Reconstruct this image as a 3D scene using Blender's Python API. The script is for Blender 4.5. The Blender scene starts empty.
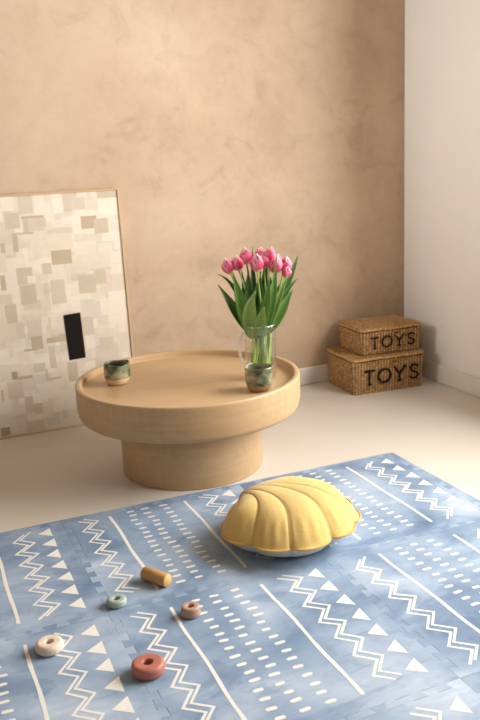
import bpy, math, random
import numpy as np
from mathutils import Vector, Matrix, noise as mnoise
PI=math.pi
C=bpy.context.scene.collection
rnd=random.Random(7)

# ---------------------------------------------------------------- materials
def srgb(r,g,b):
    f=lambda c:(c/255/12.92) if c/255<=.04045 else ((c/255+.055)/1.055)**2.4
    return (f(r),f(g),f(b),1)
class NT:
    def __init__(s,name):
        s.m=bpy.data.materials.new(name); s.m.use_nodes=True; s.t=s.m.node_tree; s.n=s.t.nodes
        for x in list(s.n): s.n.remove(x)
        s.out=s.n.new('ShaderNodeOutputMaterial')
    def add(s,typ,**kw):
        x=s.n.new(typ)
        for k,v in kw.items():
            if k.startswith('i_'):
                key=k[2:].replace('_',' ')
                x.inputs[key].default_value=v
            else: setattr(x,k,v)
        return x
    def link(s,a,ao,b,bi): s.t.links.new(a.outputs[ao],b.inputs[bi])
    def coord(s,scale=(1,1,1),kind='Object',loc=None):
        c=s.add('ShaderNodeTexCoord'); mp=s.add('ShaderNodeMapping'); mp.inputs['Scale'].default_value=scale
        s.link(c,kind,mp,'Vector')
        if loc is not None:
            oi=s.add('ShaderNodeObjectInfo'); va=s.add('ShaderNodeVectorMath',operation='ADD')
            s.link(c,kind,va,0); s.link(oi,'Location',va,1); s.link(va,0,mp,'Vector')
        return mp
    def noise(s,mp,scale,detail=4,rough=.5,dist=0):
        x=s.add('ShaderNodeTexNoise'); x.inputs['Scale'].default_value=scale; x.inputs['Detail'].default_value=detail
        x.inputs['Roughness'].default_value=rough; x.inputs['Distortion'].default_value=dist
        s.link(mp,0,x,'Vector'); return x
    def ramp(s,src,o,stops,interp='LINEAR'):
        x=s.add('ShaderNodeValToRGB'); x.color_ramp.interpolation=interp
        e=x.color_ramp.elements
        e[0].position,e[0].color=stops[0]; e[1].position,e[1].color=stops[-1]
        for p,c in stops[1:-1]:
            k=e.new(p); k.color=c
        s.link(src,o,x,'Fac'); return x
    def mix(s,f,a,b,mode='MIX',fac=.5):
        x=s.add('ShaderNodeMixRGB',blend_type=mode); x.inputs[0].default_value=fac
        if f is not None: s.link(f[0],f[1],x,0)
        for i,q in ((1,a),(2,b)):
            if isinstance(q,tuple) and not hasattr(q[0],'outputs'): x.inputs[i].default_value=q
            else: s.link(q[0],q[1],x,i)
        return x
    def bsdf(s,col=None,rough=.6,spec=.4,bump=None,bs=.2,bd=.002,**kw):
        b=s.add('ShaderNodeBsdfPrincipled'); b.inputs['Roughness'].default_value=rough
        b.inputs['Specular IOR Level'].default_value=spec
        for k,v in kw.items(): b.inputs[k].default_value=v
        if isinstance(col,tuple) and not hasattr(col[0],'outputs'): b.inputs['Base Color'].default_value=col
        elif col is not None: s.link(col[0],col[1],b,'Base Color')
        if bump is not None:
            bm=s.add('ShaderNodeBump'); bm.inputs['Strength'].default_value=bs; bm.inputs['Distance'].default_value=bd
            s.link(bump[0],bump[1],bm,'Height'); s.link(bm,0,b,'Normal')
        s.link(b,0,s.out,'Surface'); return s.m

def simple(name,col,rough=.6,spec=.4,ns=0,amt=.08,bs=.1,**kw):
    t=NT(name)
    if ns:
        n=t.noise(t.coord(),ns,4)
        dark=tuple(c*(1-amt) for c in col[:3])+(1,); lite=tuple(min(1,c*(1+amt)) for c in col[:3])+(1,)
        r=t.ramp(n,'Fac',[(.35,dark),(.65,lite)])
        return t.bsdf((r,0),rough,spec,(n,'Fac'),bs,.001,**kw)
    return t.bsdf(col,rough,spec,**kw)

def mat_plaster():
    t=NT('limewash_plaster'); mp=t.coord()
    n1=t.noise(mp,1.3,5,.6,.4); n2=t.noise(mp,6.5,9,.68,.9); n3=t.noise(mp,22,6,.6,.6)
    a=t.ramp(n1,'Fac',[(.3,srgb(176,153,129)),(.5,srgb(193,170,146)),(.72,srgb(207,186,163))])
    b=t.ramp(n2,'Fac',[(.36,(.74,.72,.69,1)),(.44,(.93,.92,.91,1)),(.56,(1,1,1,1)),(.72,(1.07,1.07,1.08,1))])
    c=t.mix(None,(a,0),(b,0),'MULTIPLY',.42)
    d=t.ramp(n3,'Fac',[(.3,(.88,.86,.84,1)),(.55,(1,1,1,1))])
    e=t.mix(None,(c,0),(d,0),'MULTIPLY',.45)
    return t.bsdf((e,0),.8,.2,(n3,'Fac'),.12,.004)
def mat_floor():
    t=NT('beige_floor'); mp=t.coord()
    n1=t.noise(mp,1.5,4,.5,.3); n2=t.noise(mp,60,3)
    a=t.ramp(n1,'Fac',[(.3,srgb(208,201,190)),(.7,srgb(217,211,202))])
    return t.bsdf((a,0),.42,.4,(n2,'Fac'),.03,.001)
def mat_wood(name,c1,c2,rough=.42,sc=1.0):
    t=NT(name)
    m1=t.coord((1.2*sc,1.2*sc,22*sc)); m2=t.coord((2*sc,34*sc,6*sc))
    n1=t.noise(m1,3,6,.6,.3); n2=t.noise(m2,2.4,6,.6,.4); n3=t.noise(t.coord(),260*sc,2)
    cm=tuple((x+y)/2 for x,y in zip(c1,c2)); a=t.ramp(n1,'Fac',[(.2,c1),(.5,cm),(.8,c2)]); b=t.ramp(n2,'Fac',[(.3,(.90,.88,.85,1)),(.62,(1.02,1.02,1.01,1))])
    c=t.mix(None,(a,0),(b,0),'MULTIPLY',.75)
    return t.bsdf((c,0),rough,.4,(n3,'Fac'),.06,.0006)
def mat_foam():
    t=NT('blue_watercolour_foam')
    c0=t.add('ShaderNodeTexCoord'); oi=t.add('ShaderNodeObjectInfo')
    wn=t.add('ShaderNodeTexWhiteNoise',noise_dimensions='3D'); t.link(oi,'Location',wn,'Vector')
    sc=t.add('ShaderNodeVectorMath',operation='SCALE'); t.link(wn,'Color',sc,0); sc.inputs['Scale'].default_value=7
    va=t.add('ShaderNodeVectorMath',operation='ADD'); t.link(c0,'Object',va,0); t.link(sc,0,va,1)
    def mp(scale,rot=0):
        m=t.add('ShaderNodeMapping'); m.inputs['Scale'].default_value=scale; m.inputs['Rotation'].default_value=(0,0,rot); t.link(va,0,m,'Vector'); return m
    n1=t.noise(mp((1,1,1)),3.4,3,.5,.6); n2=t.noise(mp((1.2,2.2,1),.35),2.6,6,.62,1.0); n3=t.noise(mp((2,3.4,1),-.4),5,7,.68,1.2)
    a=t.ramp(n1,'Fac',[(.32,srgb(106,130,158)),(.5,srgb(142,162,186)),(.68,srgb(176,190,207))])
    b=t.ramp(n2,'Fac',[(.30,(.66,.71,.79,1)),(.42,(.80,.84,.89,1)),(.435,(.96,.97,.98,1)),(.60,(1.02,1.02,1.02,1)),(.615,(1.14,1.12,1.09,1)),(.7,(1.18,1.15,1.1,1))])
    d3=t.ramp(n3,'Fac',[(.35,(.84,.87,.91,1)),(.5,(1,1,1,1)),(.68,(1.08,1.07,1.05,1))])
    c=t.mix(None,(a,0),(b,0),'MULTIPLY',.9); c=t.mix(None,(c,0),(d3,0),'MULTIPLY',.9)
    w=t.add('ShaderNodeTexWave',wave_type='BANDS'); w.inputs['Scale'].default_value=90; w.inputs['Distortion'].default_value=1.5
    t.link(t.coord(),0,w,'Vector')
    return t.bsdf((c,0),.55,.35,(w,'Fac'),.18,.0006)
def mat_attr(name,rough=.6,spec=.3,bscale=0,bs=.15,mult=None,bd=.001,**kw):
    t=NT(name); a=t.add('ShaderNodeVertexColor',layer_name='Col'); col=(a,0); bp=None
    if bscale:
        n=t.noise(t.coord(),bscale,4,.6); bp=(n,'Fac')
        if mult:
            r=t.ramp(n,'Fac',[(.3,mult[0]),(.7,mult[1])]); x=t.mix(None,col,(r,0),'MULTIPLY',1); col=(x,0)
    return t.bsdf(col,rough,spec,bp,bs,bd,**kw)
def mat_glaze(name,seed,clay,split):
    t=NT(name); c=t.add('ShaderNodeTexCoord'); sx=t.add('ShaderNodeSeparateXYZ'); t.link(c,'Object',sx,0)
    mp=t.coord(); mp.inputs['Location'].default_value=(seed,seed*2,0)
    n=t.noise(mp,14,3,.5,.5); n2=t.noise(mp,45,5,.6,1); 
    m=t.add('ShaderNodeMath',operation='MULTIPLY_ADD'); t.link(n,'Fac',m,0); m.inputs[1].default_value=.010; t.link(sx,2,m,2)
    gt=t.add('ShaderNodeMath',operation='GREATER_THAN'); t.link(m,0,gt,0); gt.inputs[1].default_value=split+.005
    m3=t.coord((1,1,1.5)); m3.inputs['Location'].default_value=(seed,0,seed)
    n3=t.noise(m3,15,4,.6,.5)
    g=t.ramp(n3,'Fac',[(.34,srgb(64,72,54)),(.45,srgb(104,112,88)),(.54,srgb(146,144,112)),(.66,srgb(182,168,134))])
    s=t.ramp(n2,'Fac',[(.35,(.75,.75,.75,1)),(.6,(1,1,1,1))]); g2=t.mix(None,(g,0),(s,0),'MULTIPLY',.7)
    x=t.mix((gt,0),clay,(g2,0))
    b=t.add('ShaderNodeBsdfPrincipled'); t.link(x,0,b,'Base Color')
    rr=t.add('ShaderNodeMapRange'); t.link(gt,0,rr,0); rr.inputs[3].default_value=.75; rr.inputs[4].default_value=.22; t.link(rr,0,b,'Roughness')
    t.link(b,0,t.out,'Surface'); return t.m
def mat_glass(name,tint,gl=.9,k=.45,base=.04,milk=0):
    t=NT(name); tr=t.add('ShaderNodeBsdfTransparent'); tr.inputs[0].default_value=tint
    g=t.add('ShaderNodeBsdfGlossy'); g.inputs['Roughness'].default_value=.04; g.inputs[0].default_value=(gl,gl,gl,1)
    lw=t.add('ShaderNodeLayerWeight'); lw.inputs['Blend'].default_value=.5
    p=t.add('ShaderNodeMath',operation='POWER'); t.link(lw,'Facing',p,0); p.inputs[1].default_value=3.2
    q=t.add('ShaderNodeMath',operation='MULTIPLY_ADD'); t.link(p,0,q,0); q.inputs[1].default_value=k; q.inputs[2].default_value=base
    if milk:
        df=t.add('ShaderNodeBsdfDiffuse'); df.inputs[0].default_value=(.9,.9,.88,1); m2=t.add('ShaderNodeMixShader'); m2.inputs[0].default_value=milk
        t.link(tr,0,m2,1); t.link(df,0,m2,2); tr=m2
    mx=t.add('ShaderNodeMixShader'); t.link(q,0,mx,0); t.link(tr,0,mx,1); t.link(g,0,mx,2); t.link(mx,0,t.out,'Surface'); return t.m

M={}
M['plaster']=mat_plaster(); M['floor']=mat_floor()
M['white_wall']=simple('white_painted_wall',srgb(234,229,222),.75,.2,ns=1.5,amt=.03,bs=.0)
M['trim']=simple('white_trim',srgb(226,220,210),.45,.4,ns=3,amt=.02)
M['oak']=mat_wood('light_oak',srgb(182,150,112),srgb(196,166,128))
M['frame']=mat_wood('pale_wood_frame',srgb(190,160,124),srgb(208,180,142),.5,2)
M['ochre_wood']=mat_wood('ochre_stained_wood',srgb(180,136,78),srgb(200,156,96),.5,3)
M['foam']=mat_foam()
M['print']=simple('cream_white_print',srgb(226,224,218),.6,.3,ns=120,amt=.04)
M['yellow']=None
def fabric(name,c,amt=.06,sc=700):
    t=NT(name); mp=t.coord(); n=t.noise(mp,9,4); n2=t.noise(mp,sc,2)
    n5=t.noise(mp,38,5,.6,1.2)
    r=t.ramp(n,'Fac',[(.3,tuple(x*(1-amt) for x in c[:3])+(1,)),(.7,tuple(x*(1+amt) for x in c[:3])+(1,))])
    ad=t.add('ShaderNodeMath',operation='MULTIPLY_ADD'); t.link(n5,'Fac',ad,0); ad.inputs[1].default_value=3.; t.link(n2,'Fac',ad,2)
    return t.bsdf((r,0),.9,.15,(ad,0),.28,.0012,**{'Sheen Weight':.25})
M['yellow']=fabric('mustard_linen',srgb(214,184,112)); M['piping']=fabric('mustard_piping',srgb(205,166,84)); M['white_fab']=fabric('off_white_cotton',srgb(205,205,202))
M['canvas']=mat_attr('patchwork_paper',.8,.15,30,.25,((.96,.955,.95,1),(1.02,1.02,1.02,1)))
M['weave']=mat_attr('woven_seagrass',.7,.25,150,.5,((.55,.50,.44,1),(1.2,1.15,1.1,1)),.002)
M['ink']=simple('black_yarn',srgb(24,18,15),.8,.2,ns=300,amt=.2)
M['dark_gap']=simple('dark_gap_shade',srgb(38,24,14),.9,.1,ns=200,amt=.2)  # dark colour standing for the shade under the basket lids
M['glazeA']=mat_glaze('green_glazed_stoneware',3,srgb(206,178,142),.024)
M['glazeB']=mat_glaze('sage_glazed_stoneware',9,srgb(168,128,88),.022)
M['glass']=mat_glass('clear_glass',(.97,.98,.97,1),.95,.6,.05,.012); M['handle_glass']=mat_glass('handle_glass',(.97,.97,.96,1),.95,.6,.12,.34); M['water']=mat_glass('vase_water',(.985,.99,.96,1),.8,.25,.02)  # handle and rim glass whitened with diffuse to paint bright highlights
M['stem']=simple('tulip_stem_green',srgb(152,182,84),.5,.4,ns=60,amt=.12,**{'Subsurface Weight':.0})
M['leaf']=mat_attr('tulip_leaf_green',.42,.45,60,.1,((.85,.88,.85,1),(1.1,1.1,1.1,1)))
M['petal']=mat_attr('tulip_petal_pink',.5,.35,80,.1,((.93,.9,.92,1),(1.06,1.05,1.05,1)),**{'Subsurface Weight':.15,'Subsurface Radius':(.01,.004,.004),'Subsurface Scale':.3})

# ---------------------------------------------------------------- helpers
def mesh(name,V,Fc,mat,parent=None,smooth=True,cols=None,matidx=None,loc=None,rot=None):
    me=bpy.data.meshes.new(name); me.from_pydata([tuple(v) for v in V],[],[tuple(f) for f in Fc])
    mats=mat if isinstance(mat,(list,tuple)) else [mat]
    for m in mats: me.materials.append(m)
    if matidx is not None: me.polygons.foreach_set('material_index',matidx)
    if cols is not None:
        at=me.color_attributes.new('Col','FLOAT_COLOR','POINT')
        at.data.foreach_set('color',np.array([(*c[:3],1) for c in cols],dtype=np.float32).ravel())
    me.polygons.foreach_set('use_smooth',[smooth]*len(me.polygons)); me.update()
    o=bpy.data.objects.new(name,me); C.objects.link(o)
    if parent is not None: o.parent=parent
    if loc is not None: o.location=loc
    if rot is not None: o.rotation_euler=rot
    return o
def tag(o,label,cat,group=None):
    o['label']=label; o['category']=cat
    if group: o['group']=group
    return o
def thing(name,label,cat,loc=(0,0,0),rotz=0,group=None,rot=None):
    o=bpy.data.objects.new(name,None); C.objects.link(o); o.location=loc; o.empty_display_size=.05
    o.rotation_euler=rot if rot else (0,0,rotz)
    return tag(o,label,cat,group)
def struct(o): o['kind']='structure'; return o
class MB:
    def __init__(s): s.V=[];s.F=[];s.mi=[]
    def add(s,V,Fc,mi=0):
        k=len(s.V); s.V+=list(V); s.F+=[tuple(i+k for i in f) for f in Fc]; s.mi+=[mi]*len(Fc)
    def box(s,x0,x1,y0,y1,z0,z1,mi=0):
        s.add([(x,y,z) for z in (z0,z1) for y in (y0,y1) for x in (x0,x1)],[(0,2,3,1),(4,5,7,6),(0,1,5,4),(2,6,7,3),(0,4,6,2),(1,3,7,5)],mi)
    def lathe(s,prof,n=64,mi=0,closed=False,fn=None):
        V=[];Fc=[];m=len(prof)
        for i in range(n):
            a=2*PI*i/n
            for r,z in prof:
                v=(r*math.cos(a),r*math.sin(a),z)
                V.append(fn(v,a) if fn else v)
        for i in range(n):
            j=(i+1)%n
            for k in range(m if closed else m-1):
                l=(k+1)%m; Fc.append((i*m+k,j*m+k,j*m+l,i*m+l))
        if not closed:
            if prof[0][0]>1e-6: Fc.append(tuple(i*m for i in range(n))[::-1])
            if prof[-1][0]>1e-6: Fc.append(tuple(i*m+m-1 for i in range(n)))
        s.add(V,Fc,mi)
    def tube(s,pts,r,n=8,mi=0,closed=False,cap=True):
        pts=[Vector(p) for p in pts]; m=len(pts); V=[];Fc=[]
        rr=r if isinstance(r,(list,tuple)) else [r]*m
        up=None
        for i,p in enumerate(pts):
            if closed: t=(pts[(i+1)%m]-pts[i-1]).normalized()
            else: t=(pts[min(i+1,m-1)]-pts[max(i-1,0)]).normalized()
            if up is None: up=t.orthogonal().normalized()
            else:
                up=(up-t*up.dot(t)); up=up.normalized() if up.length>1e-6 else t.orthogonal().normalized()
            b=t.cross(up)
            for k in range(n):
                a=2*PI*k/n; V.append(p+(up*math.cos(a)+b*math.sin(a))*rr[i])
        for i in range(m if closed else m-1):
            j=(i+1)%m
            for k in range(n): l=(k+1)%n; Fc.append((i*n+k,i*n+l,j*n+l,j*n+k))
        if not closed and cap: Fc.append(tuple(range(n))[::-1]); Fc.append(tuple((m-1)*n+k for k in range(n)))
        s.add(V,Fc,mi)
    def build(s,name,mat,parent=None,smooth=True,**kw):
        return mesh(name,s.V,s.F,mat,parent,smooth,matidx=s.mi if isinstance(mat,(list,tuple)) else None,**kw)
def bevel(o,w,seg=2,ang=35):
    b=o.modifiers.new('b','BEVEL'); b.width=w; b.segments=seg; b.limit_method='ANGLE'; b.angle_limit=math.radians(ang); return o
def fix(o):
    import bmesh
    bm=bmesh.new(); bm.from_mesh(o.data); bmesh.ops.recalc_face_normals(bm,faces=bm.faces[:]); bm.to_mesh(o.data); bm.free(); return o
def arc(cx,cz,r,a0,a1,n=6):
    return [(cx+r*math.cos(math.radians(a0+(a1-a0)*i/n)),cz+r*math.sin(math.radians(a0+(a1-a0)*i/n))) for i in range(n+1)]

# ---------------------------------------------------------------- the room
FZ=-0.008
WX=2.299; WY=3.422; LX=-2.2; RY=-1.6; CZ=2.6; TH=.1
def wallbox(name,mat,*b):
    m=MB(); m.box(*b); return struct(m.build(name,mat,smooth=False))
wallbox('floor',M['floor'],LX-TH,WX+TH,RY-TH,WY+TH,FZ-.1,FZ)
M['taupe']=simple('taupe_wall_paint',srgb(150,136,120),.8,.2,ns=1.5,amt=.03,bs=.0)
wallbox('ceiling',M['taupe'],LX-TH,WX+TH,RY-TH,WY+TH,CZ,CZ+.1)
wallbox('wall_back',M['plaster'],LX-TH,WX+TH,WY,WY+TH,FZ,CZ)
wallbox('wall_left',M['taupe'],LX-TH,LX,RY,WY,FZ,CZ)
wallbox('wall_front',M['taupe'],LX-TH,WX+TH,RY-TH,RY,FZ,CZ)
W0,W1,Wz0,Wz1=.55,2.5,.5,2.05
m=MB(); m.box(WX,WX+TH,W1,WY,FZ,CZ); m.box(WX,WX+TH,RY,W0,FZ,CZ); m.box(WX,WX+TH,W0,W1,FZ,Wz0); m.box(WX,WX+TH,W0,W1,Wz1,CZ)
struct(m.build('wall_right',M['white_wall'],smooth=False))
m=MB(); fw=.05
m.box(WX+.03,WX+.08,W0,W0+fw,Wz0,Wz1); m.box(WX+.03,WX+.08,W1-fw,W1,Wz0,Wz1); m.box(WX+.03,WX+.08,W0,W1,Wz0,Wz0+fw); m.box(WX+.03,WX+.08,W0,W1,Wz1-fw,Wz1)
m.box(WX+.03,WX+.08,1.50,1.55,Wz0,Wz1)
win=struct(m.build('window_1',M['trim'],smooth=False))
def baseboard(name,b):
    m=MB(); m.box(*b); return struct(bevel(m.build(name,M['trim'],smooth=False),.004,2))
baseboard('baseboard_back',(LX,WX-.012,WY-.012,WY,FZ,FZ+.084))
baseboard('baseboard_right',(WX-.012,WX,RY,WY,FZ,FZ+.084))

# ---------------------------------------------------------------- foam mat
S=.6; OX,OY=-0.225,2.419
def tooth(s0,s1,a,p=.1):
    """points (s,offset) of the jigsaw seam, s in tile units"""
    pts=[]; n=int(round((s1-s0)/p))
    for i in range(n):
        b=s0+i*p
        pts+=[(b+.30*p,-a),(b+.21*p,a),(b+.79*p,a),(b+.70*p,-a)]
    return pts
A_=.016; BO=.032
def outline(i,j):
    """closed outline in (u,v) tile units"""
    g=.0006
    def top(v0): return [(s,v0+o+g) for s,o in tooth(0.05,.95,A_)]
    u0=0;u1=1;v0=0;v1=1
    if j==0: v0=BO
    if i==2: u1=1-BO
    P=[]
    c0=u0+.0
    # top edge left->right ; corners are set at the seam mid lines with the seam offset -a
    P+= [(u0-A_+g,v0-A_+g)]+[(s,v0+o+g) for s,o in tooth(.05,.95,A_)]+[(u1-A_-g,v0-A_+g)]
    lo=.05 if j else .1
    P+= [(u1+o-g,s) for s,o in tooth(lo+(0 if j else .0),.95,A_)]+[(u1-A_-g,v1-A_-g)]
    P+= [(s,v1+o-g) for s,o in reversed(tooth(.05,.95,A_))]+[(u0-A_+g,v1-A_-g)]
    P+= [(u0+o+g,s) for s,o in reversed(tooth(lo,.95,A_))]
    return P
def prism(m,P,z0,z1):
    n=len(P); m.add([(x,y,z0) for x,y in P]+[(x,y,z1) for x,y in P],[tuple(range(n)),tuple(range(n,2*n))[::-1]]+[(k,k+n,(k+1)%n+n,(k+1)%n) for k in range(n)])
def strip(m,pts,w,z,wob=0,rs=None):
    """flat mitred line through pts"""
    V=[];n=len(pts)
    for k in range(n):
        p=Vector(pts[k])
        a=(p-Vector(pts[k-1])).normalized() if k else None
        b=(Vector(pts[k+1])-p).normalized() if k<n-1 else None
        if a is None:a=b
        if b is None:b=a
        na=Vector((-a.y,a.x)); nb=Vector((-b.y,b.x)); mm=(na+nb)
        mm=mm.normalized(); l=w/2/max(.35,mm.dot(na))
        if rs: l*=1+rs.uniform(-.12,.12)
        V+=[(p.x+mm.x*l,p.y+mm.y*l,z),(p.x-mm.x*l,p.y-mm.y*l,z)]
    m.add(V,[(2*k,2*k+1,2*k+3,2*k+2) for k in range(n-1)],1)
def capsule(m,u,v,L,h,z,ang=0,rs=None):
    pts=[]
    for s_ in (1,-1):
        for k in range(6):
            a=-PI/2+PI*k/5
            x=s_*(L/2-h/2+h/2*math.cos(a)); y=s_*h/2*math.sin(a)
            pts.append((u+x*math.cos(ang)-y*math.sin(ang),v+x*math.sin(ang)+y*math.cos(ang),z))
    m.add(pts,[tuple(range(len(pts)))],1)
def make_tile(i,j,kind,label):
    m=MB(); rs=random.Random(i*7+j*31+5)
    P=outline(i,j); prism(m,P,FZ/S,0)
    z=.0004/S
    def zig(uL,uR):
        pts=[]
        if kind=='B':
            for k in range(7): pts+=[(uL,.066+.1285*k),(uR,.066+.1285*k+.053)]
        else:
            pd=.130 if (i,j)==(2,1) else .1265
            for k in range(7): pts+=[(uR,.088+pd*k),(uL,.088+pd*k+.072)]
        pts=[(a+rs.uniform(-.004,.004),b+rs.uniform(-.004,.004)) for a,b in pts]
        strip(m,pts,.0108,z,rs=rs)
        strip(m,[(a+.033,b-.014) for a,b in pts],.0108,z,rs=rs)
    zig(.064,.125); zig(.722,.785)
    for u in (.227,.638):
        ph=rs.uniform(0,6)
        strip(m,[(u+.0025*math.sin(ph+k*.7)+rs.uniform(-.0007,.0007),.079+.835*k/16) for k in range(17)],.0150,z,rs=rs)
    for u,jit in ((.336,.006),(.422,.005),(.520,.006)):
        for k in range(16):
            capsule(m,u+rs.uniform(-jit,jit)+.004*math.sin(k*1.1+u*9),.075+.0547*k+rs.uniform(-.004,.004),rs.uniform(.038,.048),.0175,z,rs.uniform(-.08,.08))
    for k in range(7):
        v0=.06+.1255*k+(.012 if kind=='A' else 0); u0=.912+rs.uniform(-.005,.005)
        q=lambda:rs.uniform(-.003,.003)
        m.add([(u0+q(),v0+q(),z),(u0-.066+q(),v0+.047+q(),z),(u0-.002+q(),v0+.097+q(),z)],[(0,1,2)],1)
    V=[((x)*S,-(y)*S,zz*S) for x,y,zz in m.V]
    o=mesh('play_mat_tile',V,m.F,[M['foam'],M['print']],None,False,matidx=m.mi,loc=(OX+i*S,OY-j*S,0))
    fix(o); bpy.context.view_layer.update()
    # print faces must look up
    tag(o,label,'mat tile','interlocking foam mat tiles'); return o
TL={(0,0):('A','far left blue foam mat tile, left of the green ring and touching the back edge'),
(1,0):('B','blue foam mat tile in front of the table, carrying the ochre wooden cylinder'),
(2,0):('A','blue foam mat tile at the far right corner, behind and under the yellow cushion'),
(0,1):('B','blue foam mat tile carrying the cream speckled ring at lower left'),
(1,1):('B','blue foam mat tile before the yellow cushion, with the small brown ring'),
(2,1):('A','blue foam mat tile at the right edge, in front of the corner tile'),
(1,2):('B','blue foam mat tile at the bottom edge, showing one whole triangle and a zigzag'),
(2,2):('B','blue foam mat tile cut off by the bottom right corner of the photo')}
for (i,j),(k,l) in TL.items(): make_tile(i,j,k,l)
def edge_strip(P,label,loc=(0,0,0)):
    m=MB(); prism(m,P,FZ,-.0002)
    o=m.build('mat_edge_strip',M['foam'],smooth=False); fix(o); tag(o,label,'mat edging','foam edging strips')
    return o
def W2(u,v): return (OX+u*S,OY-v*S)
g=.0006
lab=['blue foam edging strip along the back of the mat at far left','blue foam edging strip along the back of the mat by the table base','blue foam edging strip along the back of the mat at the far right']
for i in range(3):
    a=i; b=i+1; r=.03
    P=[(a-A_ if i else a-A_,0)]
    if i==2: P+=[(b-r,0)]+[(b-r+r*math.sin(t*PI/8),r-r*math.cos(t*PI/8)) for t in range(1,5)]+[(b,BO-A_-g)]
    else: P+=[(b-A_-g,0),(b-A_-g,BO-A_-g)]
    P+=[(a+s,BO+o-g) for s,o in reversed(tooth(.05,.95,A_))]+[(a-A_,BO-A_-g)]
    edge_strip([W2(*q) for q in P],lab[i])
lab=['blue foam edging strip along the right side of the mat by the far corner','blue foam edging strip along the right side of the mat beyond the frame']
for j in range(1):
    a=j; b=j+1
    P=[(3,BO-A_ if j==0 else a-A_),(3,b-A_-g),(3-BO-A_+g,b-A_-g)]+[(3-BO+o+g,a+s) for s,o in reversed(tooth(.1,.95,A_))]+[(3-BO-A_+g,BO-A_ if j==0 else a-A_)]
    edge_strip([W2(*q) for q in P],lab[j])

# ---------------------------------------------------------------- round table
TBX,TBY=.9035,2.692
tb=thing('round_coffee_table','round light oak coffee table with a raised rim and drum base, standing behind the mat','table',(TBX,TBY,FZ))
tz=.3365+.0; R=.3955
m=MB()
prof=[(.0,.208),(.34,.208),(.362,.2095)]+arc(.365,.236,.0265,-80,0,7)+[(R,.25),(R,tz-.006)]+arc(R-.006,tz-.006,.006,0,90,4)+arc(R-.014,tz-.006,.006,90,180,4)+[(R-.021,.322)]+arc(R-.026,.317,.005,0,-90,4)+[(R-.04,.311),(0,.311)]
m.lathe(prof,160); o=m.build('table_top',M['oak'],tb); fix(o)
m=MB(); m.lathe([(.0,0),(.249,0),(.2530,.004),(.2530,.20),(.2530,.2075),(0,.2075)],128); o=m.build('drum_base',M['oak'],tb); fix(o); bevel(o,.0015,1)
for o in tb.children:
    md=o.modifiers.new('e','EDGE_SPLIT'); md.split_angle=math.radians(38)

TZ=FZ+.3112
# ---------------------------------------------------------------- cups
def cup(name,label,loc,R,H,mat,dents,wob,rotz,seed):
    t=thing(name,label,'cup',loc,rotz,'stoneware cups')
    def fn(v,a):
        x,y,z=v; k=1.0; hz=z/H
        for da,dz,dr,sa,sz in dents:
            d=(a-da+PI)%(2*PI)-PI
            k-=dr*math.exp(-(d/sa)**2-((hz-dz)/sz)**2)
        k+=.015*math.sin(3*a+seed)*hz
        z2=z+hz**3*(wob*math.sin(2*a+seed)+wob*.7*math.sin(3*a+seed*2))
        return (x*k,y*k,z2)
    out=[(0,0.0),(.62*R,0),(.72*R,.003),(.86*R,.012),(.95*R,.024)]+[(R*(.97+.035*math.sin(PI*q)),.024+(H-.028)*q) for q in [.1,.2,.3,.4,.5,.6,.7,.8,.9,1]]
    top=out[-1]; inn=[(top[0]-.001,H-.0012),(top[0]-.0025,H),(top[0]-.004,H-.0012)]+[(R*(.97+.035*math.sin(PI*q))-.0055,.024+(H-.028)*q) for q in [.9,.75,.6,.4,.2]]+[(.88*R-.004,.016),(.7*R,.009),(0,.008)]
    m=MB(); m.lathe(out,72,fn=fn); 
    m=MB(); m.lathe(out+inn,72,fn=fn); o=m.build('cup_body',mat,t); fix(o)
    s=o.modifiers.new('s','SUBSURF'); s.levels=1; s.render_levels=1
    return t
cup('stoneware_cup','dark green glazed cup with a pale clay foot near the left rim of the table',(.675,2.800,TZ),.048,.078,M['glazeA'],[(math.radians(-65),.55,.12,.5,.35),(math.radians(150),.6,.06,.5,.4)],.0032,.0,1.2)
cup('stoneware_cup','sage green glazed cup with a brown clay foot, in front of the glass jug',(1.076,2.458,TZ),.0490,.084,M['glazeB'],[(math.radians(-22),.62,.16,.34,.22),(math.radians(170),.5,.05,.5,.4)],.0012,0,4.2)

# ---------------------------------------------------------------- jug
VX,VY=1.143,2.590
er=Vector((.915,-.404,0)); ed=Vector((.404,.915,0))
jug=thing('glass_jug','clear glass jug with side handle and water, holding the tulips on the table','vase',(VX,VY,TZ))
JH=.195; JR=.0545
m=MB()
pr=[(0,.0),(JR-.006,0),(JR-.001,.003),(JR,.01),(JR+.0005,.05),(JR-.0005,.12),(JR-.001,JH-.004),(JR,JH),(JR-.0025,JH+.0005),(JR-.0035,JH-.004),(JR-.0035,.05),(JR-.003,.013),(JR-.008,.008),(0,.008)]
def spout(v,a):
    x,y,z=v; d=(a-math.atan2(er.y,er.x)+PI)%(2*PI)-PI
    f=max(0,(z-.16)/.035)**2*math.exp(-(d/.3)**2)*.006
    return (x+er.x*f,y+er.y*f,z)
m.lathe(pr,72,fn=spout); o=m.build('jug_body',M['glass'],jug); fix(o)
m=MB(); hp=[]
for k in range(17):
    t=k/16; a=math.radians(80+200*t)
    hp.append((-er)*(JR+.002+.017*max(0,-math.cos(a))**.6)+Vector((0,0,.112+.052*math.sin(a))))
hp[0]=-er*(JR-.001)+Vector((0,0,.166)); hp[-1]=-er*(JR-.001)+Vector((0,0,.062))
m.tube(hp,[.0058]*17,10); m.build('handle',M['handle_glass'],jug)
m=MB(); m.tube([spout((math.cos(k*PI/32)*(JR-.0014),math.sin(k*PI/32)*(JR-.0014),JH),k*PI/32) for k in range(64)],.0016,8,closed=True); m.build('rim',M['handle_glass'],jug)  # added ring, its milky glass paints the line of light on the rim
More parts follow.
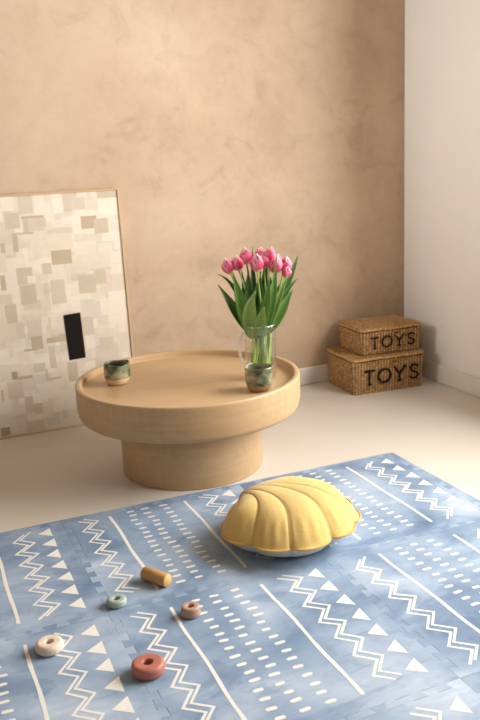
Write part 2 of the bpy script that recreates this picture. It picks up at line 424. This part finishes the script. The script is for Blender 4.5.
m=MB(); wr=JR-.0042; m.lathe([(0,.0088),(wr-.005,.0088),(wr,.014),(wr,.139),(wr-.0,.140),(0,.1395)],48); m.tube([(math.cos(k*PI/24)*(wr-.0006),math.sin(k*PI/24)*(wr-.0006),.1402) for k in range(48)],.0008,6,closed=True); o=m.build('water',M['water'],jug); fix(o)

# ---------------------------------------------------------------- tulips
def LP(u,v,d=0):
    r=((u-263.5)+.047*(382-v))*.00347; z=.488+(327-v)*.00357
    return er*r+ed*d+Vector((0,0,z-TZ))
def bez(P,n):
    out=[]
    for k in range(n+1):
        t=k/n; Q=[Vector(p) for p in P]
        while len(Q)>1: Q=[Q[i]*(1-t)+Q[i+1]*t for i in range(len(Q)-1)]
        out.append(Q[0])
    return out
pinkD=srgb(176,24,72); pinkM=srgb(210,54,102); pinkL=srgb(246,208,214)
def lerp(a,b,t): return tuple(a[i]*(1-t)+b[i]*t for i in range(3))
def bloom(parent,p,dirv,s,seed,opening=.15):
    rs=random.Random(seed); V=[];Fc=[];cl=[]
    q=dirv.to_track_quat('Z','Y')
    for layer in (0,1):
        for k in range(3):
            a0=2*PI*k/3+layer*PI/3+seed; nu,nv=8,10; base=len(V)
            for j in range(nv+1):
                t=j/nv
                prof=(math.sin(PI*min(1,(t*.86+.08)))**.62)*(.95-.05*layer)*(1+opening*(t-.5))
                if t>.7: prof*=1-.62*((t-.7)/.3)**1.6
                halfw=math.radians(66)*(math.sin(PI*min(.97,t*.82+.16))**.6)*(1 if t<.75 else (1-((t-.75)/.25)**2*.9))
                for i in range(nu+1):
                    x=i/nu*2-1; a=a0+x*halfw
                    rr=.0180*s*prof*(1-.05*x*x)*(1+.05*k*(1 if layer==0 else -1))+ (.0008 if layer==0 else 0)
                    z=(.046+.003*((k*7+int(seed*10))%3-1))*s*(t*(1-.16*x*x))+ (0 if layer else -.001)
                    V.append(p+q@Vector((rr*math.cos(a),rr*math.sin(a),z)))
                    e=max(abs(x)**2.6,max(0,(t-.62)/.38)**1.2)
                    c=lerp(pinkD,pinkM,.4+.6*t*(.7+.3*rs.random())); c=lerp(c,pinkL,min(1,.95*e*(.2+.8*t)))
                    if t<.12: c=lerp(c,srgb(226,214,160),.6)
                    cl.append(c)
            for j in range(nv):
                for i in range(nu):
                    b=base+j*(nu+1)+i; Fc.append((b,b+1,b+nu+2,b+nu+1))
    o=mesh('bloom',V,Fc,M['petal'],parent,True,cols=cl); return o
def leaf(parent,P,w,yaw,col,curl=.35,fold=0):
    c=bez(P,18); V=[];Fc=[];cl=[]; n=len(c); nu=6
    side0=(er*math.cos(yaw)+ed*math.sin(yaw))
    for i,p in enumerate(c):
        t=i/(n-1); T=(c[min(i+1,n-1)]-c[max(i-1,0)]).normalized()
        sd=(side0-T*side0.dot(T)).normalized(); nn=sd.cross(T)
        ww=w*.5*(.30+.70*math.sin(PI*min(1,t*.9+.02))**.9)*(1-max(0,(t-.55)/.45)**1.8)+.0003
        for k in range(nu+1):
            x=k/nu*2-1
            V.append(p+sd*ww*x*(1-.12*x*x)+nn*(ww*curl*(x*x)))
            cc=lerp(col,(col[0]*1.35,col[1]*1.25,col[2]*1.2),abs(x)**2*.5+.25*math.sin(x*22)**2)
            cl.append(lerp(cc,(col[0]*1.5,col[1]*1.45,col[2]*.9),max(0,.35-t)*1.4))
    for i in range(n-1):
        for k in range(nu):
            b=i*(nu+1)+k; Fc.append((b,b+1,b+nu+2,b+nu+1))
    o=mesh('leaf',V,Fc,M['leaf'],parent,True,cols=cl)
    sf=o.modifiers.new('t','SOLIDIFY'); sf.thickness=.0009; return o
gD=srgb(52,88,32); gM=srgb(82,122,48); gL=srgb(126,156,86)
def inj(p,lim=.046):
    """keep a point inside the jug"""
    h=Vector((p.x,p.y,0)); 
    if h.length>lim: h=h.normalized()*lim
    return Vector((h.x,h.y,p.z))
# bloom: (u,v of base of bloom, depth, size, tilt), stem base, leaves
BD=[(2,-6.5),(0,-5),(0,-3),(0,-6.5),(0,0),(0,-1),(0,-4),(-2,0),(-1,-2),(0,-3),(0,-2),(0,-4.5)]
SO=[0,3,1,6,4,8,5,9,7,10,2,8.6]
TUL=[
 ((228,274),-.01,1.02,(-.35,-.1),'pink tulip leftmost in the jug, leaning outward',[[(246,330),(236,305),(219.5,281.5),7.5,.2,-.02,gD]]),
 ((238.5,270.5),.0,1.0,(-.2,-.1),'pink tulip second from the left in the jug',[[(248,332),(243,300),(234,270),9.5,.1,-.025,gM],[(244,322),(240,280),(219,273),3.5,.3,.0,gD]]),
 ((246,264),.03,1.08,(-.08,.1),'tall pink tulip with its open cup just left of the bouquet centre',[[(253,335),(246,300),(243,272),7,.4,.02,gD]]),
 ((256.5,272),-.035,1.15,(.0,-.25),'largest pink tulip, at the front centre of the bouquet',[[(251,334),(247,302),(257,288),10.5,-.15,-.045,gL],[(254,320),(247,290),(250,270),8,.3,-.01,gD]]),
 ((259.5,259),.04,.95,(.05,.2),'pink tulip at the very top behind the bouquet centre',[[(256,320),(254,290),(253.5,250),5,.2,.045,gD]]),
 ((270.5,261),.02,1.0,(.1,.1),'pink tulip at the top right of centre, beside the tallest bloom',[[(262,330),(262,290),(269,256),8,.5,.01,gD],[(259,332),(262,315),(265,302),8.5,-.2,-.055,gL]]),
 ((276,273),-.015,1.1,(.12,-.15),'pale edged pink tulip right of centre, behind an upright leaf',[[(264,330),(275,300),(276.5,259),7.5,.2,-.04,gM],[(258,334),(270,300),(270,277),8,-.3,-.045,gM]]),
 ((279,266),.035,.9,(.18,.1),'small pink tulip tucked behind the right side blooms',[[(268,330),(278,300),(291,271),7,.3,.02,gM]]),
 ((286,271),.005,1.0,(.32,0),'pink tulip rightmost at the top of the bouquet',[[(278,312),(290,285),(300,258),8,.5,.03,gD],[(266,331),(280,296),(299,281),7.5,.5,.01,gD]]),
 ((265,268),.015,1.0,(.03,.05),'pink tulip in the middle, half hidden behind the front bloom and an upright leaf',[[(262,326),(256,300),(262,276),13,.1,.0,gD],[(256,328),(258,300),(252,283),11,.2,.0,gD]]),
 ((268,268),.05,.9,(.1,.2),'pink tulip at the back, mostly hidden behind the blooms right of centre',[[(272,322),(280,300),(286,280),11,.2,.03,gD],[(268,322),(270,296),(272,280),12,-.1,.035,gD]]),
 ((285.5,278),-.02,.8,(.45,-.1),'small low pink tulip at the right, half hidden by a leaf',[[(272,330),(283,304),(294,289),9,.3,-.02,gM],[(267,333),(277,300),(288,275),6,.0,-.03,gL]]),
]
for n,(bp,d,s,tl,label,leaves) in enumerate(TUL):
    t=thing('tulip',label,'flower',(VX,VY,TZ),0,'pink tulips in the glass jug')
    b=LP(bp[0]+(1.8 if bp[0]<262 else 0)+BD[n][0],bp[1]+4+BD[n][1],d)
    h=Vector((b.x,b.y,0)); 
    fx=-.038+.0066*SO[n]; fd=.022*math.sin(n*2.2+.5)
    foot=inj(er*fx+ed*fd,.041); foot.z=.0165
    rim=inj(er*(fx*.62+.018)+ed*(-fd*.6)+h*.12+Vector((0,0,.18)),.040)
    dv=(er*tl[0]+ed*tl[1]+Vector((0,0,1))).normalized()
    pts=bez([foot,foot*.45+rim*.55,rim,rim,b-dv*.06,b+dv*.004],24)
    pts=[inj(p,.043) if p.z<.2 else p for p in pts]
    m=MB(); m.tube(pts,[.0043-.0012*(k/24) for k in range(len(pts))],8); m.build('stem',M['stem'],t)
    bloom(t,b-dv*.002,dv,s*1.13,n*1.7+.4)
    for (b0,b1,b2,w,yaw,dd,col) in leaves:
        p0=LP(*b0,dd*.6); p0=inj(p0,.042); root=inj(p0*.5+Vector((0,0,0)),.03); root.z=p0.z-.010
        p1=LP(*b1,dd*1.3+.0); p2=LP(*b2,dd*1.6)
        leaf(t,[root,p0,p1,p2],w*.00347*1.55,yaw,col)

# ---------------------------------------------------------------- artwork
art=thing('framed_artwork','large patchwork collage in beige and cream with one black rectangle, leaning on the wall','artwork',(.889,3.340,FZ),rot=(0,0,0))
AW=1.0; AH=.975; lean=math.atan2(.052,.972); art.rotation_euler=(-lean,0,0)
fw=.008; fd=.028
m=MB(); 
for q in ((-AW,0,-fd*0,fd,0,fw),(-AW,0,0,fd,AH-fw,AH),(-AW,-AW+fw,0,fd,fw,AH-fw),(-fw,0,0,fd,fw,AH-fw)):
    m.box(*q)
bevel(m.build('frame',M['frame'],art,smooth=False),.001,1)
N=300; img=np.zeros((N,N,3)); pal=[srgb(230,219,204)[:3],srgb(220,207,190)[:3],srgb(206,192,175)[:3],srgb(200,186,166)[:3],srgb(190,173,149)[:3],srgb(172,156,134)[:3]]
img[:]=srgb(215,205,192)[:3]
rs=random.Random(11)
for k in range(520):
    a,b=rs.random(),rs.random(); w,h=rs.uniform(.03,.11),rs.uniform(.03,.10)
    k0=rs.choice([0,0,0,1,1,1,1,2]); c=np.array(pal[k0])*rs.uniform(.97,1.03)
    img[int(b*N):int((b+h)*N),int(a*N):int((a+w)*N)]=img[int(b*N):int((b+h)*N),int(a*N):int((a+w)*N)]*.25+c*.75
for k in range(34):   # darker pieces on the half of the sheet left of the frame
    a,b=rs.uniform(0,.36),rs.random(); w,h=rs.uniform(.03,.07),rs.uniform(.03,.07); c=np.array(pal[rs.choice([2,3,4])])
    img[int(b*N):int((b+h)*N),int(a*N):int((a+w)*N)]=c
PT=[(0.485,0.819,0.567,0.87,2),(0.48,0.87,0.57,0.882,4),(0.485,0.815,0.508,0.872,3),(0.417,0.836,0.473,0.898,3),(0.438,0.744,0.458,0.818,4),(0.462,0.811,0.524,0.817,4),(0.714,0.814,0.78,0.866,4),(0.767,0.792,0.827,0.851,3),(0.583,0.682,0.663,0.737,4),(0.538,0.646,0.579,0.69,2),(0.438,0.614,0.499,0.681,3),(0.445,0.536,0.507,0.612,3),(0.389,0.743,0.405,0.783,4),(0.374,0.599,0.394,0.657,4),(0.679,0.553,0.752,0.631,3),(0.746,0.587,0.797,0.65,3),(0.733,0.644,0.824,0.652,2),(0.564,0.523,0.623,0.619,2),(0.801,0.478,0.87,0.552,0),(0.79,0.931,0.874,0.96,3),(0.609,0.884,0.65,0.943,0),(0.651,0.886,0.686,0.964,2),(0.378,0.485,0.417,0.538,3),(0.474,0.889,0.53,0.968,2),(0.791,0.861,0.87,0.931,0),(0.596,0.74,0.672,0.804,1),(0.408,0.905,0.458,0.966,0),(0.477,0.617,0.509,0.646,0),(0.534,0.834,0.574,0.87,2),(0.38,0.465,0.422,0.542,3),(0.465,0.349,0.511,0.402,4),(0.433,0.344,0.493,0.354,4),(0.527,0.366,0.598,0.39,4),(0.575,0.368,0.607,0.396,4),(0.675,0.38,0.724,0.454,2),(0.742,0.307,0.804,0.364,2),(0.597,0.196,0.639,0.277,3),(0.372,0.236,0.395,0.267,5),(0.394,0.234,0.456,0.246,4),(0.506,0.217,0.518,0.261,3),(0.505,0.214,0.57,0.224,3),(0.349,0.156,0.412,0.23,2),(0.462,0.252,0.509,0.289,2),(0.445,0.082,0.48,0.124,3),(0.407,0.01,0.484,0.056,2),(0.305,0.01,0.342,0.045,5),(0.411,0.092,0.444,0.16,2),(0.323,0.158,0.332,0.201,4),(0.531,0.263,0.555,0.355,2)]
cw=AW-2*fw; ch=AH-2*fw
def px(x,z): return int(round((x*1.0074-(.889-AW+fw))/cw*N)),int(round((z*1.0074-fw)/ch*N))
for a,b,c,d,k in PT:
    i0,j0=px(a,b); i1,j1=px(c,d); img[max(0,j0):max(1,j1),max(0,i0):i1]=np.array(pal[k])*rs.uniform(.98,1.03)
V=[];Fc=[];cl=[];mi=[]
for j in range(N):
    for i in range(N):
        x0=-AW+fw+cw*i/N; x1=-AW+fw+cw*(i+1)/N; z0=fw+ch*j/N; z1=fw+ch*(j+1)/N
        b=len(V); V+=[(x0,.006,z0),(x1,.006,z0),(x1,.006,z1),(x0,.006,z1)]; Fc.append((b,b+1,b+2,b+3)); cl+=[img[j,i]]*4
# backing board
b=len(V); V+=[(-AW+fw,.024,fw),(-fw,.024,fw),(-fw,.024,AH-fw),(-AW+fw,.024,AH-fw)]; Fc.append((b,b+3,b+2,b+1)); cl+=[(.3,.22,.14)]*4
mesh('collage',V,Fc,M['canvas'],art,False,cols=cl)
m=MB(); x0=(.604)*1.0074-.889; x1=(.678)*1.0074-.889
P=[(x0+.006,.285*1.0074),(x1,.288*1.0074),(x1-.004,.478*1.0074),(x0,.474*1.0074)]
prism2=[(x,.0045,z) for x,z in P]+[(x,.006,z) for x,z in P]
m.add(prism2,[(0,1,2,3),(4,7,6,5),(0,4,5,1),(1,5,6,2),(2,6,7,3),(3,7,4,0)])
m.build('black_paper_patch',M['ink'],art,smooth=False)

# ---------------------------------------------------------------- toy baskets
def rrect(w,d,r,n=10):
    pts=[]
    for cx,cy,a0 in ((w/2-r,-d/2+r,-90),(w/2-r,d/2-r,0),(-w/2+r,d/2-r,90),(-w/2+r,-d/2+r,180)):
        for k in range(n+1):
            a=math.radians(a0+90*k/n); pts.append((cx+r*math.cos(a),cy+r*math.sin(a),math.cos(a),math.sin(a)))
    return pts
def resample(pts,step):
    P=[Vector((p[0],p[1])) for p in pts]; Nn=[Vector((p[2],p[3])) for p in pts]; out=[];L=0;n=len(P)
    seg=[(P[(i+1)%n]-P[i]).length for i in range(n)]; tot=sum(seg); cnt=int(round(tot/step)); i=0;acc=0
    for k in range(cnt):
        s=tot*k/cnt
        while acc+seg[i]<s: acc+=seg[i]; i+=1
        t=(s-acc)/seg[i] if seg[i]>1e-9 else 0
        out.append((P[i].lerp(P[(i+1)%n],t),Nn[i].lerp(Nn[(i+1)%n],t).normalized(),s))
    return out,tot
wA=srgb(104,72,40)[:3]; wB=srgb(232,192,138)[:3]; wC=srgb(184,138,86)[:3]
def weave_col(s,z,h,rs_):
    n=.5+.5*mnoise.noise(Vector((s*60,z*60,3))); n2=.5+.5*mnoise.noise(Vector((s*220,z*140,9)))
    c=lerp(wC,wB,min(1,max(0,n*1.2))); c=lerp(c,wA,max(0,min(1,(n2-.45)*1.6))); return lerp(tuple(x*.22 for x in wA),tuple(x*1.08 for x in c),min(1,h*1.2))  # gaps between strands darkened in the colour as crevice shade
def basket(label,loc,rotz,w,d,H,lidh,tx,letter_h,tw):
    t=thing('toy_basket',label,'basket',loc,rotz,'lidded seagrass baskets')
    ring,tot=resample(rrect(w,d,.022),.0023); cnt=len(ring); rows=int(H/.0023); colw=tot/round(tot/.0145)
    V=[];Fc=[];cl=[]
    for j in range(rows+1):
        z=H*j/rows; inset=.006*(1-z/H)
        for p,nn,s in ring:
            col=math.floor(s/colw); fs=(s/colw)%1
            ph=(z/.0095+(.5 if col%2 else 0)+ (fs-.5)*.55*(1 if col%2 else -1))%1
            hgt=(math.sin(PI*fs)**.6)*(.35+.65*math.sin(PI*ph)**.7)
            hgt*=.8+.35*mnoise.noise(Vector((col*.7,math.floor(z/.0095)*1.3,1)))
            off=.0056*hgt-inset+.002*mnoise.noise(Vector((s*9,z*12,0)))
            sag=.0035*mnoise.noise(Vector((s*11,2,5)))*(z/H)
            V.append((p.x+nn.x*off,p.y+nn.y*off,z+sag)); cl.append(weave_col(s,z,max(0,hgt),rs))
    for j in range(rows):
        for i in range(cnt): k=(i+1)%cnt; Fc.append((j*cnt+i,j*cnt+k,(j+1)*cnt+k,(j+1)*cnt+i))
    Fc.append(tuple(range(cnt))[::-1])
    mesh('woven_body',V,Fc,M['weave'],t,True,cols=cl)
    # dark tube painted as the shade in the gap under the lid
    m=MB(); rg,_=resample(rrect(w-.001,d-.001,.022),.008); m.tube([(p.x,p.y,H+.002+.0035*mnoise.noise(Vector((s*11,2,5)))) for p,nn,s in rg],.0048,6,closed=True); m.build('lid_gap_shade',M['dark_gap'],t)
    # lid
    V=[];Fc=[];cl=[]; rg,tt=resample(rrect(w+.006,d+.006,.024),.0023); cnt=len(rg); K=70
    prof=[(1.0,0),(1.0,.33),(1.0,.66),(1.0,1)]
    for j,(sc,f) in enumerate(prof):
        for p,nn,s in rg:
            z=H+.004+.010*f+.003*mnoise.noise(Vector((s*11,2,5))); hgt=abs(math.sin(PI*(s/.0075+f*.5)))**.7
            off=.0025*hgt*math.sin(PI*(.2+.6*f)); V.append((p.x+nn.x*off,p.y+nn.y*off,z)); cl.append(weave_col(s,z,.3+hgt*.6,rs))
    base=(len(prof)-1)*cnt
    for k in range(1,K):
        q=1-k/K
        for p,nn,s in rg:
            x,y=p.x*q,p.y*q
            dome=lidh*(1-max(abs(p.x*q)/(w/2),abs(p.y*q)/(d/2))**2.2)
            hx=abs(math.sin(PI*(x/.011)))**.7; fy=math.sin(PI*(y/.009+(.5 if int(math.floor(x/.011))%2 else 0)))**2
            hgt=hx*(.35+.65*fy)
            z=H+.014+dome+.0032*hgt+.004*mnoise.noise(Vector((x*14,y*14,4)))+.003*mnoise.noise(Vector((s*11,2,5)))*q
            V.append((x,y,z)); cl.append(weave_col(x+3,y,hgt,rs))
    for j in range(len(prof)-1+K-1):
        for i in range(cnt): k=(i+1)%cnt; Fc.append((j*cnt+i,j*cnt+k,(j+1)*cnt+k,(j+1)*cnt+i))
    Fc.append(tuple((len(prof)-1+K-1)*cnt+i for i in range(cnt)))
    mesh('lid',V,Fc,M['weave'],t,True,cols=cl)
    # loop and toggle clasp
    m=MB(); yf=-d/2-.006; cx=.02
    m.tube([(cx-.006,yf+.012,H+.018),(cx-.010,yf-.001,H+.008),(cx-.009,yf-.004,H-.016),(cx,yf-.005,H-.028),(cx+.009,yf-.004,H-.016),(cx+.010,yf-.001,H+.008),(cx+.006,yf+.012,H+.018)],.0024,6)
    o=m.build('clasp_loop',M['weave'],t); 
    at=o.data.color_attributes.new('Col','FLOAT_COLOR','POINT'); at.data.foreach_set('color',np.array([(*wC,1)]*len(o.data.vertices),dtype=np.float32).ravel())
    m=MB(); m.tube([(cx-.012,yf-.008,H-.010),(cx,yf-.0085,H-.0105),(cx+.012,yf-.008,H-.012)],[.003,.0036,.003],8)
    o=m.build('toggle',M['weave'],t)
    at=o.data.color_attributes.new('Col','FLOAT_COLOR','POINT'); at.data.foreach_set('color',np.array([(*wA,1)]*len(o.data.vertices),dtype=np.float32).ravel())
    # stitched letters
    y=-d/2-.0062+.004
    h=letter_h
    def L(name,strokes,x0,wd,dz=0):
        m=MB()
        for st in strokes:
            m.tube([(x0+a*wd,-d/2-.0050,tx[1]+dz+b*h) for a,b in st],h*.078,7)
        o=m.build(name,M['ink'],t); return o
    circ=[(.5+.5*math.cos(a*PI/10),.5+.5*math.sin(a*PI/10)*.98) for a in range(21)]
    sc=bez([(1,.86),(.75,1.12),(.0,1.12),(.02,.72)],7)[:0]
    sp=[Vector(p) for p in [(.95,.84),(.7,.99),(.35,1.0),(.1,.82),(.16,.62),(.5,.5),(.85,.38),(.95,.2),(.72,.02),(.35,-.01),(.03,.16)]]
    x=tx[0]; 
    ww=tw/4.75
    L('letter_t',[[(0,.96),(.5,1.0),(1,.98)],[(.5,1.0),(.48,.5),(.5,0)],[(.36,0),(.66,0)]],x,ww*.82,-.001)
    L('letter_o',[circ],x+ww*1.17,ww*1.04)
    L('letter_y',[[(0,1.02),(.25,.75),(.5,.48)],[(1,1.04),(.75,.76),(.5,.48),(.48,.2),(.48,-.02)],[(.32,-.02),(.64,-.01)]],x+ww*2.52,ww*.98,.001)
    L('letter_s',[[tuple(p) for p in sp]],x+ww*3.86,ww*.78,.001)
    return t
basket('large lidded seagrass basket lettered TOYS, on the floor under the smaller basket','x' and (2.022,3.254,FZ),math.radians(-3.2),.366,.278,.152,.004,(-.128,.046),.064,.285)
basket('small lidded seagrass basket lettered TOYS, stacked on top of the larger basket',(2.052,3.262,FZ+.1745),math.radians(-3.2),.306,.236,.103,.014,(-.108,.028),.050,.232)

# ---------------------------------------------------------------- shell cushion
cu=thing('shell_cushion','mustard yellow scallop shell cushion with a white underside, lying on the mat','cushion',(.956,2.006,0))
Z0=.054; HT=.080
NA=[math.radians(a) for a in (80,50,18,-15,-48,-81,-115,-144,-179,-208,-280)]   # where the ribs meet the edge
NR=[.172,.182,.180,.176,.188,.192,.214,.207,.207,.168,.170]
NB=[.018,.020,.022,.022,.024,.026,.022,.020,.008,.004]
hinge=Vector((math.cos(math.radians(134)),math.sin(math.radians(134))))*.160
nl=len(NA)-1; NS=18; NTt=44
ring=[]
for l in range(nl):
    for k in range(NS):
        s=k/NS; ring.append((NA[l]+(NA[l+1]-NA[l])*s,NR[l]+(NR[l+1]-NR[l])*s+NB[l]*math.sin(PI*s)**.62,s,l))
def base_r(ang):
    d=math.degrees(ang)
    while d>80: d-=360
    while d<-280: d+=360
    x=math.radians(d)
    for l in range(nl):
        if NA[l]>=x>=NA[l+1]-1e-6:
            f=(x-NA[l])/(NA[l+1]-NA[l]); return NR[l]+(NR[l+1]-NR[l])*f+NB[l]*.6
    return .2
def dome(q): return max(0,1-q**3.3)**.54
def surf(top):
    V=[];cnt=len(ring)
    for it in range(NTt+1):
        t=it/NTt; t=1-(1-t)**1.35
        for a,r,s,l in ring:
            B=Vector((math.cos(a),math.sin(a)))*r
            dA=((a-math.radians(-66)+PI)%(2*PI))-PI
            perp=Vector((-(B-hinge).y,(B-hinge).x))
            P=hinge*(1-t)+B*t+perp*(.15*math.sin(PI*t)*(1 if dA<0 else max(.15,1-dA*1.1)))
            br=base_r(math.atan2(P.y,P.x)); q=min(1,P.length/br)
            q=q*(1-t**8)+t**8
            lobe=l<nl-1
            edgez=Z0+(.006*math.cos(a-math.radians(-60)) )
            if top:
                z=edgez+HT*dome(q)
                g=(1-abs(math.sin(PI*s))**.30) if lobe else 0
                if lobe:
                    z-=.0054*g*min(1,t*1.3)*(min(1,(1-t)*9)**.5)*(.45+.55*dome(q))
                    z+=.005*math.sin(PI*s)*math.sin(PI*min(1,t))*t
                    if t>.8: z+=.0016*math.sin(s*PI*7+l)*math.sin(PI*(t-.8)/.2)
            else:
                z=edgez-(edgez+.002)*max(0,1-q**7)**.75
            V.append((P.x,P.y,max(z,.0012)))
    Fc=[]
    for it in range(NTt):
        for i in range(cnt):
            k=(i+1)%cnt
            f=(it*cnt+i,it*cnt+k,(it+1)*cnt+k,(it+1)*cnt+i)
            if it==0: f=(it*cnt+i,(it+1)*cnt+k,(it+1)*cnt+i)
            Fc.append(f)
    return V,Fc
import bmesh
def weld(o):
    bm=bmesh.new(); bm.from_mesh(o.data); bmesh.ops.remove_doubles(bm,verts=bm.verts[:],dist=.0002); bmesh.ops.recalc_face_normals(bm,faces=bm.faces[:]); bm.to_mesh(o.data); bm.free()
    o.data.polygons.foreach_set('use_smooth',[True]*len(o.data.polygons))
V,Fc=surf(True); o=mesh('yellow_cover',V,Fc,M['yellow'],cu,True); weld(o)
edge=[V[NTt*len(ring)+i] for i in range(len(ring))]
V2,F2=surf(False); o=mesh('white_underside',V2,F2,M['white_fab'],cu,True); weld(o)
m=MB(); m.tube([(x*1.004,y*1.004,z) for x,y,z in edge],.0030,8,closed=True); m.build('piping',M['piping'],cu)

# ---------------------------------------------------------------- stacking rings and cylinder
def torus_ring(label,loc,R,H,hole,mat,taper=0,kr=.009):
    b=[]; 
    rb=R; rt=R-taper
    k=kr
    prof=[(hole,0.0016),(hole+.0016,0)]+[(rb-k,0)]+arc(rb-k,k,k,-80,0,6)+arc(rt-k,H-k,k,0,85,6)+[(rt-k-.001,H),(hole+.003,H-.0005)]+arc(hole+.003,H-.0035,.003,100,180,4)
    m=MB(); m.lathe(prof,72,closed=True); o=m.build('stacking_ring',mat,loc=loc); weld(o)
    return tag(o,label,'toy','wooden stacking toy pieces')
def speck(name,c,dk,amt):
    t=NT(name); v=t.add('ShaderNodeTexVoronoi'); v.inputs['Scale'].default_value=330; t.link(t.coord(),0,v,'Vector')
    n=t.noise(t.coord(),150,2)
    r=t.ramp(v,'Distance',[(.0,dk),(.22,dk),(.30,c)]); g=t.ramp(n,'Fac',[(.52,(0,0,0,1)),(.56,(1,1,1,1))])
    x=t.mix((g,0),c,(r,0)); return t.bsdf((x,0),.55,.35)
torus_ring('largest ring, terracotta red silicone, on the mat at lower centre',(.386,1.541,.0004),.0362,.027,.0108,simple('terracotta_silicone',srgb(176,110,95),.5,.4,ns=40,amt=.04))
torus_ring('cream speckled ring lying on the mat at lower left',(.207,1.723,.0004),.0315,.024,.0094,speck('cream_speckled',srgb(226,208,190),srgb(176,140,112),1))
torus_ring('small sage green ring lying between the cylinder and the cream ring',(.396,1.846,.0004),.0248,.019,.0082,simple('sage_silicone',srgb(158,174,164),.5,.4,ns=40,amt=.04),kr=.007)
torus_ring('small tall brown ring lying on a white line of the mat',(.546,1.717,.0004),.0242,.0255,.0082,simple('brown_silicone',srgb(176,142,124),.5,.4,ns=40,amt=.04),taper=.0015,kr=.005)
m=MB(); cr=.0176; hl=.0405
m.lathe([(cr-.0018,-hl),(cr,-hl+.0018),(cr,hl-.0018),(cr-.0018,hl)],48)
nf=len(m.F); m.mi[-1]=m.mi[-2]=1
dx,dy=.0375,-.061; an=math.atan2(dy,dx)
M['lit_cap']=mat_wood('ochre_lit_cap',srgb(206,166,108),srgb(220,182,126),.6,3)  # lighter copy of the wood, painting light onto the end caps
o=m.build('wooden_cylinder',[M['ochre_wood'],M['lit_cap']],loc=(.517,1.905,cr+.0004),rot=(0,PI/2,an)); fix(o)
md=o.modifiers.new('e','EDGE_SPLIT'); md.split_angle=math.radians(50)
tag(o,'short ochre wooden cylinder lying on its side on the mat','toy','wooden stacking toy pieces')

# ---------------------------------------------------------------- light
def area(name,loc,rot,sx,sy,energy,col,spread=PI):
    l=bpy.data.lights.new(name,'AREA'); l.shape='RECTANGLE'; l.size=sx; l.size_y=sy; l.energy=energy; l.color=col; l.spread=spread
    o=bpy.data.objects.new(name,l); C.objects.link(o); o.location=loc; o.rotation_euler=rot; return o
area('window_daylight',(WX+.55,(W0+W1)/2,(Wz0+Wz1)/2),(0,PI/2,0),Wz1-Wz0+.3,W1-W0+.3,232,(1,.97,.925))
area('right_wall_fill',(-1.9,2.35,1.95),Vector((4.2,.6,-.55)).to_track_quat('-Z','Y').to_euler(),.9,1.2,6,(1,.97,.93),math.radians(48))  # added fill lamp, no window here; brightens the right wall
area('soft_room_fill',(-1.2,-1.2,2.3),Vector((2.5,4.0,-1.6)).to_track_quat('-Z','Y').to_euler(),1.4,1.2,10,(1,.975,.94))  # added soft fill lamp behind the camera, no real source there
w=bpy.data.worlds.new('world'); bpy.context.scene.world=w; w.use_nodes=True
bg=w.node_tree.nodes.get('Background') or w.node_tree.nodes.new('ShaderNodeBackground')
bg.inputs[0].default_value=(1,.95,.9,1); bg.inputs[1].default_value=.6
wo=w.node_tree.nodes.get('World Output') or w.node_tree.nodes.new('ShaderNodeOutputWorld'); w.node_tree.links.new(bg.outputs[0],wo.inputs[0])

# ---------------------------------------------------------------- camera
cam=bpy.data.cameras.new('camera'); co=bpy.data.objects.new('camera',cam); C.objects.link(co)
rt=Vector((.919823,-.389777,-.044726)); up=Vector((.134054,.2051,.969517)); bk=-Vector((.368722,.897780,-.240907))
co.matrix_world=Matrix(((rt.x,up.x,bk.x,0),(rt.y,up.y,bk.y,0),(rt.z,up.z,bk.z,1.07585),(0,0,0,1)))
cam.sensor_fit='HORIZONTAL'; cam.sensor_width=36; cam.lens=825.77*36/480; cam.clip_start=.05; cam.dof.use_dof=True; cam.dof.focus_distance=2.25; cam.dof.aperture_fstop=7.5
bpy.context.scene.camera=co
vs=bpy.context.scene.view_settings; vs.view_transform='Standard'; vs.look='None'; vs.exposure=0.10; vs.gamma=1
bpy.context.scene.cycles.transparent_max_bounces=40
